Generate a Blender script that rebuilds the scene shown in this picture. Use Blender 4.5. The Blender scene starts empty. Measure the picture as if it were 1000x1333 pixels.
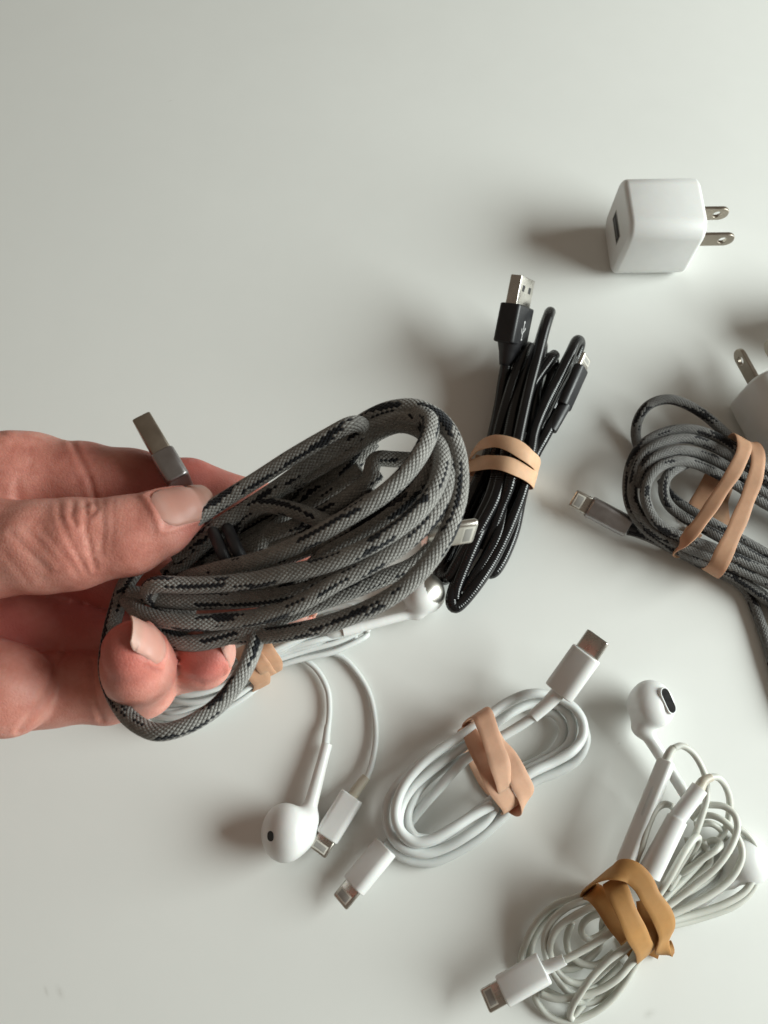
import bpy, math, random
import numpy as np
from mathutils import Vector

random.seed(4)
rng = np.random.default_rng(4)
S = 0.01                      # everything below is written in centimetres
sc = bpy.context.scene
COL = sc.collection

# ------------------------------------------------------------------ camera
TH = math.radians(20.0)       # tilt from straight down
HC = 26.5                     # camera height over the table, cm
F = 1003.0                    # focal length in photo pixels (1000 px wide)
CT, ST = math.cos(TH), math.sin(TH)
CAM = np.array([0.0, -HC * ST / CT, HC])
RIGHT = np.array([1.0, 0, 0]); UP = np.array([0, CT, ST]); FWD = np.array([0, ST, -CT])

cam_d = bpy.data.cameras.new("camera"); cam = bpy.data.objects.new("camera", cam_d); COL.objects.link(cam)
cam.location = Vector(CAM * S); cam.rotation_euler = (TH, 0, 0)
cam_d.sensor_fit = 'HORIZONTAL'; cam_d.sensor_width = 36.0; cam_d.lens = F / 1000 * 36.0
cam_d.clip_start = 0.005; cam_d.clip_end = 20
cam_d.dof.use_dof = True; cam_d.dof.focus_distance = 0.205; cam_d.dof.aperture_fstop = cam_d.lens / 0.75
sc.camera = cam

# ------------------------------------------------------------------ light
w = bpy.data.worlds.new("World"); sc.world = w; w.use_nodes = True
bg = w.node_tree.nodes["Background"]
bg.inputs[0].default_value = (1.0, 0.83, 0.66, 1); bg.inputs[1].default_value = 0.165
EL, AZ = math.radians(25), math.radians(-4)
ldir = np.array([math.cos(EL) * math.cos(AZ), math.cos(EL) * math.sin(AZ), math.sin(EL)])
ld = bpy.data.lights.new("window_light", 'AREA'); lo = bpy.data.objects.new("window_light", ld); COL.objects.link(lo)
ld.shape = 'ELLIPSE'; ld.size = 0.96; ld.size_y = 0.70; ld.energy = 23.8; ld.color = (0.93, 1.0, 0.965)
lo.location = Vector(ldir * 1.15)
lo.rotation_euler = Vector(ldir).to_track_quat('Z', 'Y').to_euler()
sc.view_settings.view_transform = 'Standard'; sc.view_settings.look = 'None'
sc.view_settings.exposure = 0.0; sc.view_settings.gamma = 1.0

# ------------------------------------------------------------------ helpers
def at(px, py, h):
    d = RIGHT * (px - 500) + UP * (666.5 - py) + FWD * F
    return CAM + d * ((h - CAM[2]) / d[2])
def depth(p): return float(np.dot(np.asarray(p) - CAM, FWD))
def proj(P):
    q = P - CAM; z = q @ FWD
    return 500 + F * (q @ RIGHT) / z, 666.5 - F * (q @ UP) / z
def unit(v): v = np.asarray(v, float); return v / (np.linalg.norm(v) + 1e-12)

def spline(pts, step=0.06):
    P = np.asarray(pts, float); n = len(P)
    Q = np.vstack([2 * P[0] - P[1], P, 2 * P[-1] - P[-2]])
    out = []
    for i in range(n - 1):
        p0, p1, p2, p3 = Q[i:i + 4]
        m = max(2, int(np.linalg.norm((p2 - p1)[:3]) / 0.02))
        t = np.linspace(0, 1, m, endpoint=False)[:, None]
        out.append(0.5 * (2 * p1 + (p2 - p0) * t + (2 * p0 - 5 * p1 + 4 * p2 - p3) * t ** 2 + (3 * p1 - p0 - 3 * p2 + p3) * t ** 3))
    out.append(P[-1:]); C = np.vstack(out)
    s = np.r_[0, np.cumsum(np.linalg.norm(np.diff(C[:, :3], axis=0), axis=1))]
    k = max(3, int(s[-1] / step) + 1); u = np.linspace(0, s[-1], k)
    return np.stack([np.interp(u, s, C[:, j]) for j in range(C.shape[1])], 1), u

def px_path(pts): return [at(*p[:3]) for p in pts]

class MB:
    def __init__(s): s.v = []; s.f = []; s.uv = []
    def add(s, v, f, uv=None):
        o = len(s.v); s.v += [tuple(x) for x in v]
        s.f += [tuple(i + o for i in q) for q in f]
        s.uv += list(uv) if uv is not None else [None] * len(f)
        return s
    def tube(s, C, u, r, n=14, u0=0.0, flat=1.0):
        C = np.asarray(C); m = len(C)
        T = np.gradient(C, axis=0); T /= np.linalg.norm(T, axis=1)[:, None] + 1e-12
        N = unit(np.cross(T[0], [0.31, 0.2, 1])); V = []
        rr = np.full(m, r) if np.isscalar(r) else np.asarray(r)
        a = np.arange(n) * 2 * math.pi / n
        for i in range(m):
            N = unit(N - T[i] * np.dot(N, T[i])); B = np.cross(T[i], N)
            V.append(C[i] + rr[i] * (np.cos(a)[:, None] * N + np.sin(a)[:, None] * B))
        V = np.vstack(V); Fc = []; UV = []
        for i in range(m - 1):
            for j in range(n):
                k = (j + 1) % n
                Fc.append((i * n + j, i * n + k, (i + 1) * n + k, (i + 1) * n + j))
                a0, a1 = j / n, (j + 1) / n
                UV.append(((u0 + u[i], a0), (u0 + u[i], a1), (u0 + u[i + 1], a1), (u0 + u[i + 1], a0)))
        Fc.append(tuple(range(n - 1, -1, -1))); UV.append(None)
        Fc.append(tuple((m - 1) * n + j for j in range(n))); UV.append(None)
        return s.add(V, Fc, UV)
    def ribbon(s, C, Wd, Nn, wid, th):
        # rounded strip: C centreline, Wd width direction, Nn surface normal per sample
        prof = [(-.5, -.25), (-.47, -.5), (.47, -.5), (.5, -.25), (.5, .25), (.47, .5), (.25, .56), (-.25, .56), (-.47, .5), (-.5, .25)]
        n = len(prof); V = []
        for i in range(len(C)):
            for a, b in prof: V.append(C[i] + Wd[i] * (a * wid[i]) + Nn[i] * (b * th))
        Fc = []; UV = []
        for i in range(len(C) - 1):
            for j in range(n):
                k = (j + 1) % n; Fc.append((i * n + j, i * n + k, (i + 1) * n + k, (i + 1) * n + j)); UV.append(None)
        Fc.append(tuple(range(n - 1, -1, -1))); Fc.append(tuple((len(C) - 1) * n + j for j in range(n)))
        return s.add(V, Fc)
    def rbox(s, o, ax, ay, az, dx, dy, dz, r, seg=4, taper=1.0, endr=None):
        # box along az (0..dz) with rounded rect section dx*dy and eased ends
        er = min(r, 0.08) if endr is None else endr
        r = min(r, dx / 2 - 1e-3, dy / 2 - 1e-3)
        ring = []
        for cx, cy, a0 in ((dx / 2 - r, dy / 2 - r, 0), (-dx / 2 + r, dy / 2 - r, 90), (-dx / 2 + r, -dy / 2 + r, 180), (dx / 2 - r, -dy / 2 + r, 270)):
            for k in range(seg + 1):
                a = math.radians(a0 + 90 * k / seg); ring.append((cx + r * math.cos(a), cy + r * math.sin(a)))
        ring = np.array(ring); n = len(ring); V = []; prof = []
        for k in range(4):
            a = math.pi / 2 * k / 3; prof.append((er * (1 - math.sin(a)), er * (1 - math.cos(a)), 0))
        prof = [(p[1] * 0 + er * (1 - math.sin(math.pi / 2 * k / 3)), er * (1 - math.cos(math.pi / 2 * (1 - 0) * (1 - k / 3) * 1))) for k, p in enumerate(prof)]
        lv = []
        for k in range(4):
            a = math.pi / 2 * k / 3
            lv.append((er * (1 - math.sin(a)), er * (1 - math.cos(math.pi / 2 - a))))
        # lv: (inset, height) running from the cap rim to the full section
        lv = [(er * (1 - math.sin(math.pi / 2 * k / 3)), er * (1 - math.cos(math.pi / 2 * k / 3))) for k in range(4)]
        lv = [(er * (1 - math.sin(b)), er * (1 - math.cos(b))) for b in (0, math.pi / 6, math.pi / 3, math.pi / 2)]
        rows = [(i, h, 1.0) for i, h in lv] + [(i, dz - h, taper) for i, h in lv[::-1]]
        for ins, h, tp in rows:
            sx = (dx - 2 * ins) / dx * tp; sy = (dy - 2 * ins) / dy * tp
            for x, y in ring: V.append(o + ax * (x * sx) + ay * (y * sy) + az * h)
        Fc = []
        for i in range(len(rows) - 1):
            for j in range(n): Fc.append((i * n + j, i * n + (j + 1) % n, (i + 1) * n + (j + 1) % n, (i + 1) * n + j))
        Fc.append(tuple(range(n - 1, -1, -1))); Fc.append(tuple((len(rows) - 1) * n + j for j in range(n)))
        return s.add(V, Fc)
    def build(s, name, mat, parent=None, base=None, smooth=True, auto=40):
        me = bpy.data.meshes.new(name)
        b = np.zeros(3) if base is None else np.asarray(base)
        me.from_pydata([tuple((np.array(v) - b) * S) for v in s.v], [], s.f)
        if any(q is not None for q in s.uv):
            L = me.uv_layers.new(name="UVMap").data; i = 0
            for f, q in zip(s.f, s.uv):
                for k in range(len(f)):
                    if q is not None: L[i].uv = q[k]
                    i += 1
        me.materials.append(mat); me.validate(); me.update()
        o = bpy.data.objects.new(name, me); COL.objects.link(o)
        if parent is not None: o.parent = parent
        if smooth:
            if auto: me.set_sharp_from_angle(angle=math.radians(auto))
            me.polygons.foreach_set('use_smooth', [len(p.vertices) <= 4 for p in me.polygons])   # flat caps stay flat
        return o

def thing(name, label, cat, base, group=None):
    o = bpy.data.objects.new(name, None); COL.objects.link(o); o.empty_display_size = 0.01
    o.location = Vector(np.asarray(base) * S); tag(o, label, cat, group); o['_b'] = [float(x) for x in base]
    return o
def tag(o, label, cat, group=None):
    o['label'] = label; o['category'] = cat
    if group: o['group'] = group
def B(o): return np.array(list(o['_b']))

# ------------------------------------------------------------------ materials
def new_mat(name):
    m = bpy.data.materials.new(name); m.use_nodes = True
    return m, m.node_tree.nodes, m.node_tree.links, m.node_tree.nodes["Principled BSDF"]
def mth(N, L, op, a, b=None, c=None):
    n = N.new("ShaderNodeMath"); n.operation = op
    for i, x in enumerate((a, b, c)):
        if x is None: continue
        if isinstance(x, (int, float)): n.inputs[i].default_value = x
        else: L.new(x, n.inputs[i])
    return n.outputs[0]
def ramp(N, L, fac, stops):
    r = N.new("ShaderNodeValToRGB"); e = r.color_ramp.elements
    while len(e) < len(stops): e.new(0.5)
    for q, (p, c) in zip(e, stops): q.position = p; q.color = (*c, 1) if len(c) == 3 else c
    L.new(fac, r.inputs[0]); return r.outputs[0]
def noise(N, L, vec, scale, detail=4, rough=.55):
    n = N.new("ShaderNodeTexNoise"); n.inputs["Scale"].default_value = scale
    n.inputs["Detail"].default_value = detail; n.inputs["Roughness"].default_value = rough
    if vec is not None: L.new(vec, n.inputs["Vector"])
    return n.outputs[0]
def objco(N): return N.new("ShaderNodeTexCoord").outputs["Object"]
def bump(N, L, h, strength, dist, bsdf):
    b = N.new("ShaderNodeBump"); b.inputs["Strength"].default_value = strength; b.inputs["Distance"].default_value = dist
    L.new(h, b.inputs["Height"]); L.new(b.outputs[0], bsdf.inputs["Normal"]); return b

def plastic(name, c, rough=.4, var=.06, sss=0.0, nscale=150, bstr=.08, spec=.5):
    m, N, L, P = new_mat(name); co = objco(N)
    f = noise(N, L, co, nscale, 5)
    L.new(ramp(N, L, f, [(.3, [x * (1 - var) for x in c]), (.7, [min(1, x * (1 + var)) for x in c])]), P.inputs["Base Color"])
    if name == "white plastic":
        k = ramp(N, L, noise(N, L, co, 55, 8, .7), [(.60, (0, 0, 0)), (.74, (.35, .35, .35))])
        mx = N.new("ShaderNodeMix"); mx.data_type = 'RGBA'; L.new(k, mx.inputs["Factor"]); L.new(P.inputs["Base Color"].links[0].from_socket, mx.inputs["A"]); mx.inputs["B"].default_value = (.60, .585, .55, 1); L.new(mx.outputs["Result"], P.inputs["Base Color"])
    g = noise(N, L, co, nscale * .6, 4)
    L.new(mth(N, L, 'MULTIPLY_ADD', g, .25, rough - .12), P.inputs["Roughness"])
    P.inputs["Specular IOR Level"].default_value = spec
    if sss:
        P.inputs["Subsurface Weight"].default_value = sss; P.inputs["Subsurface Radius"].default_value = (1, .6, .4); P.inputs["Subsurface Scale"].default_value = .0015
    bump(N, L, noise(N, L, co, nscale * 8, 3), bstr, .00005, P)
    return m
def metal(name, c, rough=.3, bstr=.05):
    m, N, L, P = new_mat(name); co = objco(N)
    P.inputs["Metallic"].default_value = 1
    f = noise(N, L, co, 300, 5)
    L.new(ramp(N, L, f, [(.3, [x * .85 for x in c]), (.7, c)]), P.inputs["Base Color"])
    L.new(mth(N, L, 'MULTIPLY_ADD', f, .2, rough - .1), P.inputs["Roughness"])
    bump(N, L, noise(N, L, co, 2500, 2), bstr, .00003, P)
    return m

def braid(name, light, dark, NC=26, pitch=.056, fleck=.60, depthc=.032):
    """woven sleeve: u = cm along the cord, v = turn fraction"""
    m, N, L, P = new_mat(name)
    uv = N.new("ShaderNodeUVMap"); sep = N.new("ShaderNodeSeparateXYZ"); L.new(uv.outputs[0], sep.inputs[0])
    u, v = sep.outputs[0], sep.outputs[1]
    up = mth(N, L, 'DIVIDE', u, pitch * 2); vn = mth(N, L, 'MULTIPLY', v, NC / 2)
    a = mth(N, L, 'ADD', up, vn); b = mth(N, L, 'SUBTRACT', up, vn)
    a = mth(N, L, 'MULTIPLY', a, 2.0) if False else a
    fa, fb = mth(N, L, 'FRACT', a), mth(N, L, 'FRACT', b)
    ia, ib = mth(N, L, 'FLOOR', a), mth(N, L, 'FLOOR', b)
    sa = mth(N, L, 'SINE', mth(N, L, 'MULTIPLY', fa, math.pi)); sb = mth(N, L, 'SINE', mth(N, L, 'MULTIPLY', fb, math.pi))
    hgt = mth(N, L, 'POWER', mth(N, L, 'MULTIPLY', sa, sb), .6)
    # dark thread segments: a noise sampled once per stitch, stretched along the cord
    cb = N.new("ShaderNodeCombineXYZ")
    L.new(mth(N, L, 'MULTIPLY', mth(N, L, 'ADD', ia, ib), .050), cb.inputs[0])
    L.new(mth(N, L, 'MULTIPLY', mth(N, L, 'SUBTRACT', ia, ib), .27), cb.inputs[1])
    nz = noise(N, L, cb.outputs[0], 1.0, 1.0, .4)
    fl = mth(N, L, 'GREATER_THAN', nz, fleck)
    mott = noise(N, L, objco(N), 90, 4)
    g = ramp(N, L, mott, [(.3, [x * .8 for x in light]), (.7, [x * 1.12 for x in light])])
    # each stitch differs a little
    wn = N.new("ShaderNodeTexWhiteNoise"); wn.noise_dimensions = '2D'; L.new(cb.outputs[0], wn.inputs["Vector"])
    mul = N.new("ShaderNodeMix"); mul.data_type = 'RGBA'; mul.blend_type = 'MULTIPLY'; mul.inputs["Factor"].default_value = .28
    L.new(g, mul.inputs["A"]); L.new(wn.outputs["Value"], mul.inputs["B"])
    mx = N.new("ShaderNodeMix"); mx.data_type = 'RGBA'; L.new(fl, mx.inputs["Factor"]); L.new(mul.outputs["Result"], mx.inputs["A"]); mx.inputs["B"].default_value = (*dark, 1)
    L.new(mx.outputs["Result"], P.inputs["Base Color"])
    P.inputs["Roughness"].default_value = .72; P.inputs["Specular IOR Level"].default_value = .25
    P.inputs["Sheen Weight"].default_value = .12; P.inputs["Sheen Roughness"].default_value = .5
    fib = noise(N, L, objco(N), 3500, 3)
    hh = mth(N, L, 'MULTIPLY_ADD', fib, .25, hgt)
    bump(N, L, hh, 1.0, depthc * S, P)
    return m

def ridged_black():
    m, N, L, P = new_mat("black glossy ribbed sheath")
    uv = N.new("ShaderNodeUVMap"); sep = N.new("ShaderNodeSeparateXYZ"); L.new(uv.outputs[0], sep.inputs[0])
    u = sep.outputs[0]
    wob = noise(N, L, objco(N), 250, 3)
    ph = mth(N, L, 'MULTIPLY_ADD', u, 2 * math.pi / .085, mth(N, L, 'MULTIPLY', wob, 1.5))
    s = mth(N, L, 'SINE', ph)
    L.new(ramp(N, L, noise(N, L, objco(N), 120, 4), [(.3, (.004, .004, .005)), (.7, (.010, .010, .011))]), P.inputs["Base Color"])
    L.new(mth(N, L, 'MULTIPLY_ADD', noise(N, L, objco(N), 200, 4), .16, .07), P.inputs["Roughness"])
    P.inputs["Specular IOR Level"].default_value = .5
    bump(N, L, mth(N, L, 'ADD', s, mth(N, L, 'MULTIPLY', noise(N, L, objco(N), 900, 3), .8)), .55, .006 * S, P)
    return m

def rubber(name, c):
    m, N, L, P = new_mat(name); co = objco(N)
    f = noise(N, L, co, 160, 6, .6)
    L.new(ramp(N, L, f, [(.25, [x * .84 for x in c]), (.75, [min(1, x * 1.08) for x in c])]), P.inputs["Base Color"])
    L.new(mth(N, L, 'MULTIPLY_ADD', noise(N, L, co, 240, 4), .3, .48), P.inputs["Roughness"])
    P.inputs["Subsurface Weight"].default_value = .25; P.inputs["Subsurface Radius"].default_value = (1, .5, .3); P.inputs["Subsurface Scale"].default_value = .0012
    P.inputs["Specular IOR Level"].default_value = .35
    bump(N, L, noise(N, L, co, 900, 5, .65), .35, .00008, P)
    return m

def skin_mat():
    m, N, L, P = new_mat("skin"); co = objco(N)
    at_ = N.new("ShaderNodeAttribute"); at_.attribute_name = "flush"
    f1 = noise(N, L, co, 75, 5, .6); f2 = noise(N, L, co, 420, 4, .6)
    mixf = mth(N, L, 'ADD', mth(N, L, 'MULTIPLY', f1, .75), mth(N, L, 'MULTIPLY', f2, .25))
    mixf = mth(N, L, 'ADD', mth(N, L, 'MULTIPLY', mixf, .7), mth(N, L, 'MULTIPLY', noise(N, L, co, 28, 3, .5), .3))
    base = ramp(N, L, mixf, [(.36, (.44, .150, .112)), (.5, (.60, .250, .195)), (.63, (.70, .36, .295))])
    mx = N.new("ShaderNodeMix"); mx.data_type = 'RGBA'; L.new(at_.outputs["Fac"], mx.inputs["Factor"]); L.new(base, mx.inputs["A"]); mx.inputs["B"].default_value = (.58, .125, .11, 1)
    L.new(mx.outputs["Result"], P.inputs["Base Color"])
    P.inputs["Subsurface Weight"].default_value = .42; P.inputs["Subsurface Radius"].default_value = (1.0, .35, .2); P.inputs["Subsurface Scale"].default_value = .0026
    L.new(mth(N, L, 'MULTIPLY_ADD', f2, .25, .40), P.inputs["Roughness"]); P.inputs["Specular IOR Level"].default_value = .4
    vor = N.new("ShaderNodeTexVoronoi"); vor.feature = 'DISTANCE_TO_EDGE'; vor.inputs["Scale"].default_value = 1300; L.new(co, vor.inputs["Vector"])
    h = mth(N, L, 'ADD', mth(N, L, 'MULTIPLY', mth(N, L, 'MINIMUM', vor.outputs["Distance"], .25), 1.2), mth(N, L, 'MULTIPLY', noise(N, L, co, 500, 6, .65), .9))
    bump(N, L, h, .55, .00017, P)
    return m
def nail_mat():
    m, N, L, P = new_mat("fingernail"); co = N.new("ShaderNodeUVMap").outputs[0]
    sep = N.new("ShaderNodeSeparateXYZ"); L.new(co, sep.inputs[0])
    f = mth(N, L, 'MULTIPLY_ADD', noise(N, L, objco(N), 200, 3), .12, mth(N, L, 'SUBTRACT', sep.outputs[0], .06))
    L.new(ramp(N, L, f, [(.0, (.62, .27, .215)), (.12, (.66, .33, .275)), (.25, (.63, .285, .23)), (.70, (.65, .31, .255)), (.84, (.55, .30, .245)), (1.0, (.56, .335, .28))]), P.inputs["Base Color"])
    P.inputs["Roughness"].default_value = .42; P.inputs["Subsurface Weight"].default_value = .5
    P.inputs["Subsurface Radius"].default_value = (1, .5, .35); P.inputs["Subsurface Scale"].default_value = .002
    P.inputs["Specular IOR Level"].default_value = .35
    bump(N, L, noise(N, L, objco(N), 260, 3), .15, .0001, P)
    return m
def table_mat():
    m, N, L, P = new_mat("white laminate"); co = objco(N)
    f = noise(N, L, co, 9, 6, .6); f2 = noise(N, L, co, 60, 5, .6)
    c = ramp(N, L, mth(N, L, 'MULTIPLY_ADD', f2, .3, mth(N, L, 'MULTIPLY', f, .7)), [(.3, (.775, .785, .76)), (.7, (.805, .815, .79))])
    # a few faint rubbed marks
    for px, py, rx, ry, an in ((222, 131, .22, .05, .5), (78, 1292, .16, .35, .6), (60, 1290, .1, .3, .5), (806, 968, .12, .06, .6), (845, 1320, .35, .2, .45)):
        p = at(px, py, 0)
        mp = N.new("ShaderNodeMapping"); mp.vector_type = 'TEXTURE'
        mp.inputs["Location"].default_value = (p[0] * S, p[1] * S, 0); mp.inputs["Rotation"].default_value = (0, 0, an); mp.inputs["Scale"].default_value = (rx * S, ry * S, .05)
        L.new(co, mp.inputs[0]); g = N.new("ShaderNodeTexGradient"); g.gradient_type = 'QUADRATIC_SPHERE'; L.new(mp.outputs[0], g.inputs[0])
        k = mth(N, L, 'MULTIPLY', g.outputs["Fac"], mth(N, L, 'MULTIPLY', noise(N, L, co, 900, 4), .55))
        mx = N.new("ShaderNodeMix"); mx.data_type = 'RGBA'; L.new(k, mx.inputs["Factor"]); L.new(c, mx.inputs["A"]); mx.inputs["B"].default_value = (.33, .32, .28, 1); c = mx.outputs["Result"]
    L.new(c, P.inputs["Base Color"])
    L.new(mth(N, L, 'MULTIPLY_ADD', f2, .16, .34), P.inputs["Roughness"]); P.inputs["Specular IOR Level"].default_value = .45
    bump(N, L, noise(N, L, co, 1400, 4), .10, .00004, P)
    return m

M = dict(
    table=table_mat(), skin=skin_mat(), nail=nail_mat(),
    white=plastic("white plastic", (.76, .765, .755), .34, .02, .15),
    whitecord=plastic("white rubber cord", (.64, .66, .65), .45, .03, .15),
    ivorycord=plastic("ivory rubber cord", (.56, .565, .515), .45, .04, .15),
    relief=plastic("translucent strain relief", (.50, .46, .38), .35, .06, .4),
    hole=plastic("dark recess", (.012, .011, .011), .6),
    mesh=plastic("dark speaker mesh", (.018, .017, .017), .9, .4, 0, 900, .8, .1),
    mark=plastic("grey print", (.10, .10, .10), .5),
    blackpl=plastic("black moulded plastic", (.012, .012, .014), .42, .2, 0, 300, .3),
    whiteprint=plastic("pale print", (.55, .55, .55), .5),
    steel=metal("nickel steel", (.62, .59, .54), .28),
    dullsteel=metal("brushed grey metal", (.46, .44, .40), .36),
    bluesteel=metal("grey anodised aluminium", (.42, .40, .40), .38),
    bronze=metal("brassy prong metal", (.42, .37, .31), .34),
    gold=plastic("pale contact strip", (.62, .60, .54), .35),
    grey=plastic("grey contact field", (.33, .32, .30), .4),
    braid=braid("grey woven sleeve", (.37, .36, .34), (.005, .006, .010)),
    braid2=braid("slate woven sleeve", (.19, .187, .18), (.005, .005, .007), 22, .062, .578, .022),
    black=ridged_black(),
    tan=rubber("tan rubber", (.54, .31, .19)),
    peach=rubber("peach rubber", (.64, .39, .265)),
    light=rubber("light tan rubber", (.64, .40, .25)),
    amber=rubber("amber rubber", (.42, .215, .07)),
    shadewrap=plastic("shade-dark cord wrap", (.03, .03, .035), .45, .2),  # cord colour darkened to stand for shade on the held coil's wraps
)

# ------------------------------------------------------------------ table
m = MB()
m.rbox(np.array([0, 3.0, -2.4]), np.array([1.0, 0, 0]), np.array([0, 1.0, 0]), np.array([0, 0, 1.0]), 150, 130, 2.4, .6, endr=.15)
tb = m.build("table_top", M['table'], smooth=True); tb['kind'] = 'structure'

# ------------------------------------------------------------------ implicit surfaces
def smin(a, b, k):
    h = np.clip(.5 + .5 * (b - a) / k, 0, 1); return b + (a - b) * h - k * h * (1 - h)
def cone(P, a, b, ra, rb):
    ba = b - a; t = np.clip(((P - a) @ ba) / (ba @ ba), 0, 1)
    return np.linalg.norm(P - a - t[..., None] * ba, axis=-1) - (ra + (rb - ra) * t)
def nets(fn, lo, hi, vox, chunk=400000, relax=3):
    lo = np.asarray(lo, float); n = np.ceil((np.asarray(hi) - lo) / vox).astype(int) + 1
    gx = [lo[i] + vox * np.arange(n[i]) for i in range(3)]
    G = np.stack(np.meshgrid(*gx, indexing='ij'), -1).reshape(-1, 3)
    D = np.concatenate([fn(G[i:i + chunk]) for i in range(0, len(G), chunk)]).reshape(n)
    ins = D < 0
    cs = sum(ins[i:n[0] - 1 + i, j:n[1] - 1 + j, k:n[2] - 1 + k].astype(int) for i in (0, 1) for j in (0, 1) for k in (0, 1))
    act = (cs > 0) & (cs < 8); idx = -np.ones(act.shape, int); cells = np.argwhere(act); idx[act] = np.arange(len(cells))
    V = lo + vox * (cells + .5)
    Q = []
    for ax in range(3):
        A = [slice(None)] * 3; Bs = [slice(None)] * 3; A[ax] = slice(0, -1); Bs[ax] = slice(1, None)
        a, b = ins[tuple(A)], ins[tuple(Bs)]; o1, o2 = (ax + 1) % 3, (ax + 2) % 3
        E = np.argwhere(a != b); ok = np.all([(E[:, o] > 0) & (E[:, o] < n[o] - 1) for o in (o1, o2)], axis=0); E = E[ok]
        d1 = np.zeros(3, int); d1[o1] = 1; d2 = np.zeros(3, int); d2[o2] = 1
        q = np.stack([idx[tuple((E - x).T)] for x in (d1 + d2, d2, np.zeros(3, int), d1)], 1)
        fl = ~a[tuple(E.T)]; q[fl] = q[fl][:, ::-1]; Q.append(q)
    Q = np.vstack(Q)
    e = vox * .2
    def grad(V): return np.stack([(fn(V + d) - fn(V - d)) / (2 * e) for d in np.eye(3) * e], 1)
    for it in range(relax):
        # tangential smoothing, then back on the surface
        acc = np.zeros_like(V); cnt = np.zeros(len(V))
        for i in range(4):
            np.add.at(acc, Q[:, i], V[Q[:, (i + 1) % 4]] + V[Q[:, i - 1]]); np.add.at(cnt, Q[:, i], 2)
        V = V * .5 + .5 * acc / np.maximum(cnt, 1)[:, None]
        g = grad(V); d = fn(V); V = V - g * (d / np.maximum((g * g).sum(1), .2))[:, None]
    return V, Q

# ------------------------------------------------------------------ hand
def J(px, py, h, rpx):
    p = at(px, py, h); return p, rpx * depth(p) / F
def chain(P, js, k=.12):
    d = None
    for (a, ra), (b, rb) in zip(js[:-1], js[1:]):
        c = cone(P, a, b, ra, rb); d = c if d is None else smin(d, c, k)
    return d
palm_j = [[J(-380, 745, 10.3, 88), J(-60, 640, 10.2, 58)], [J(-380, 770, 9.8, 85), J(-40, 720, 9.6, 58)],
          [J(-380, 800, 9.7, 82), J(-40, 800, 9.5, 58)], [J(-380, 840, 9.9, 84), J(-40, 880, 9.8, 58)],
          [J(-320, 860, 10.4, 84), J(8, 898, 10.5, 60)], [J(-760, 850, 7.5, 135), J(-380, 795, 9.9, 118)], [J(-300, 760, 10.4, 88), J(-80, 720, 11.0, 70)],
          [J(-130, 655, 10.6, 72), J(12, 622, 10.9, 60)]]
thumb_j = [J(-330, 745, 10.5, 84), J(-120, 722, 11.3, 74), J(-10, 714, 11.8, 64), J(50, 711, 11.95, 61), J(100, 708, 12.0, 59), J(165, 697, 12.0, 51), J(212, 680, 12.0, 43), J(236, 668, 12.0, 33)]
index_j = [J(-60, 628, 10.5, 62), J(50, 624, 10.65, 58), J(108, 628, 10.6, 52), J(160, 634, 10.5, 51), J(240, 645, 10.2, 47), J(330, 668, 9.6, 44), J(400, 705, 9.2, 36)]
middle_j = [J(-40, 720, 9.5, 56), J(110, 740, 9.2, 52), J(250, 775, 9.4, 46), J(340, 795, 10.0, 38), J(385, 797, 10.5, 27)]
ring_j = [J(-40, 805, 9.5, 55), J(110, 835, 9.1, 50), J(215, 862, 9.4, 44), J(262, 858, 10.2, 39), J(268, 850, 10.7, 37)]
pinky_j = [J(-20, 905, 9.7, 55), J(75, 895, 9.6, 50), J(140, 892, 9.6, 49), J(184, 890, 10.2, 45), J(179, 868, 11.3, 47), J(172, 848, 11.9, 40)]
def palm_f(P):
    d = None
    for js in palm_j:
        c = chain(P, js); d = c if d is None else smin(d, c, .45)
    return d
def hand_f(P):
    p = palm_f(P); D = p
    for js, k in ((thumb_j, .5), (index_j, .25), (middle_j, .3), (ring_j, .3), (pinky_j, .12)):
        D = np.minimum(D, smin(p, chain(P, js), k)) if D is p else smin(D, smin(p, chain(P, js), k), .05)
    return D
allj = [j for js in palm_j + [thumb_j, index_j, middle_j, ring_j, pinky_j] for j in js]
lo_ = np.min([p - r for p, r in allj], 0) - .3; hi_ = np.max([p + r for p, r in allj], 0) + .3
V, Q = nets(hand_f, lo_, hi_, .098)

def seg_dist(x, y, poly):
    best = np.full(len(x), 1e9)
    for (x0, y0), (x1, y1) in zip(poly[:-1], poly[1:]):
        dx, dy = x1 - x0, y1 - y0; t = np.clip(((x - x0) * dx + (y - y0) * dy) / (dx * dx + dy * dy), 0, 1)
        best = np.minimum(best, np.hypot(x - x0 - t * dx, y - y0 - t * dy))
    return best
me = bpy.data.meshes.new("hand"); base = at(-60, 780, 8.5)
me.from_pydata([tuple((v - base) * S) for v in V], [], [tuple(q) for q in Q])
hand = bpy.data.objects.new("hand", me); COL.objects.link(hand)
sub = hand.modifiers.new("s", 'SUBSURF'); sub.levels = 1
dg = bpy.context.evaluated_depsgraph_get(); me2 = bpy.data.meshes.new_from_object(hand.evaluated_get(dg))
hand.modifiers.clear(); hand.data = me2; me2.name = "hand"
n = len(me2.vertices); X = np.empty(n * 3); me2.vertices.foreach_get('co', X); X = X.reshape(-1, 3) / S + base
NR = np.empty(n * 3); me2.vertex_normals.foreach_get('vector', NR); NR = NR.reshape(-1, 3)
x, y = proj(X); facing = np.clip(((CAM - X) / np.linalg.norm(CAM - X, axis=1)[:, None] * NR).sum(1) * 2.5, 0, 1)
hgt_ok = X[:, 2]
disp = np.zeros(n)
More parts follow.
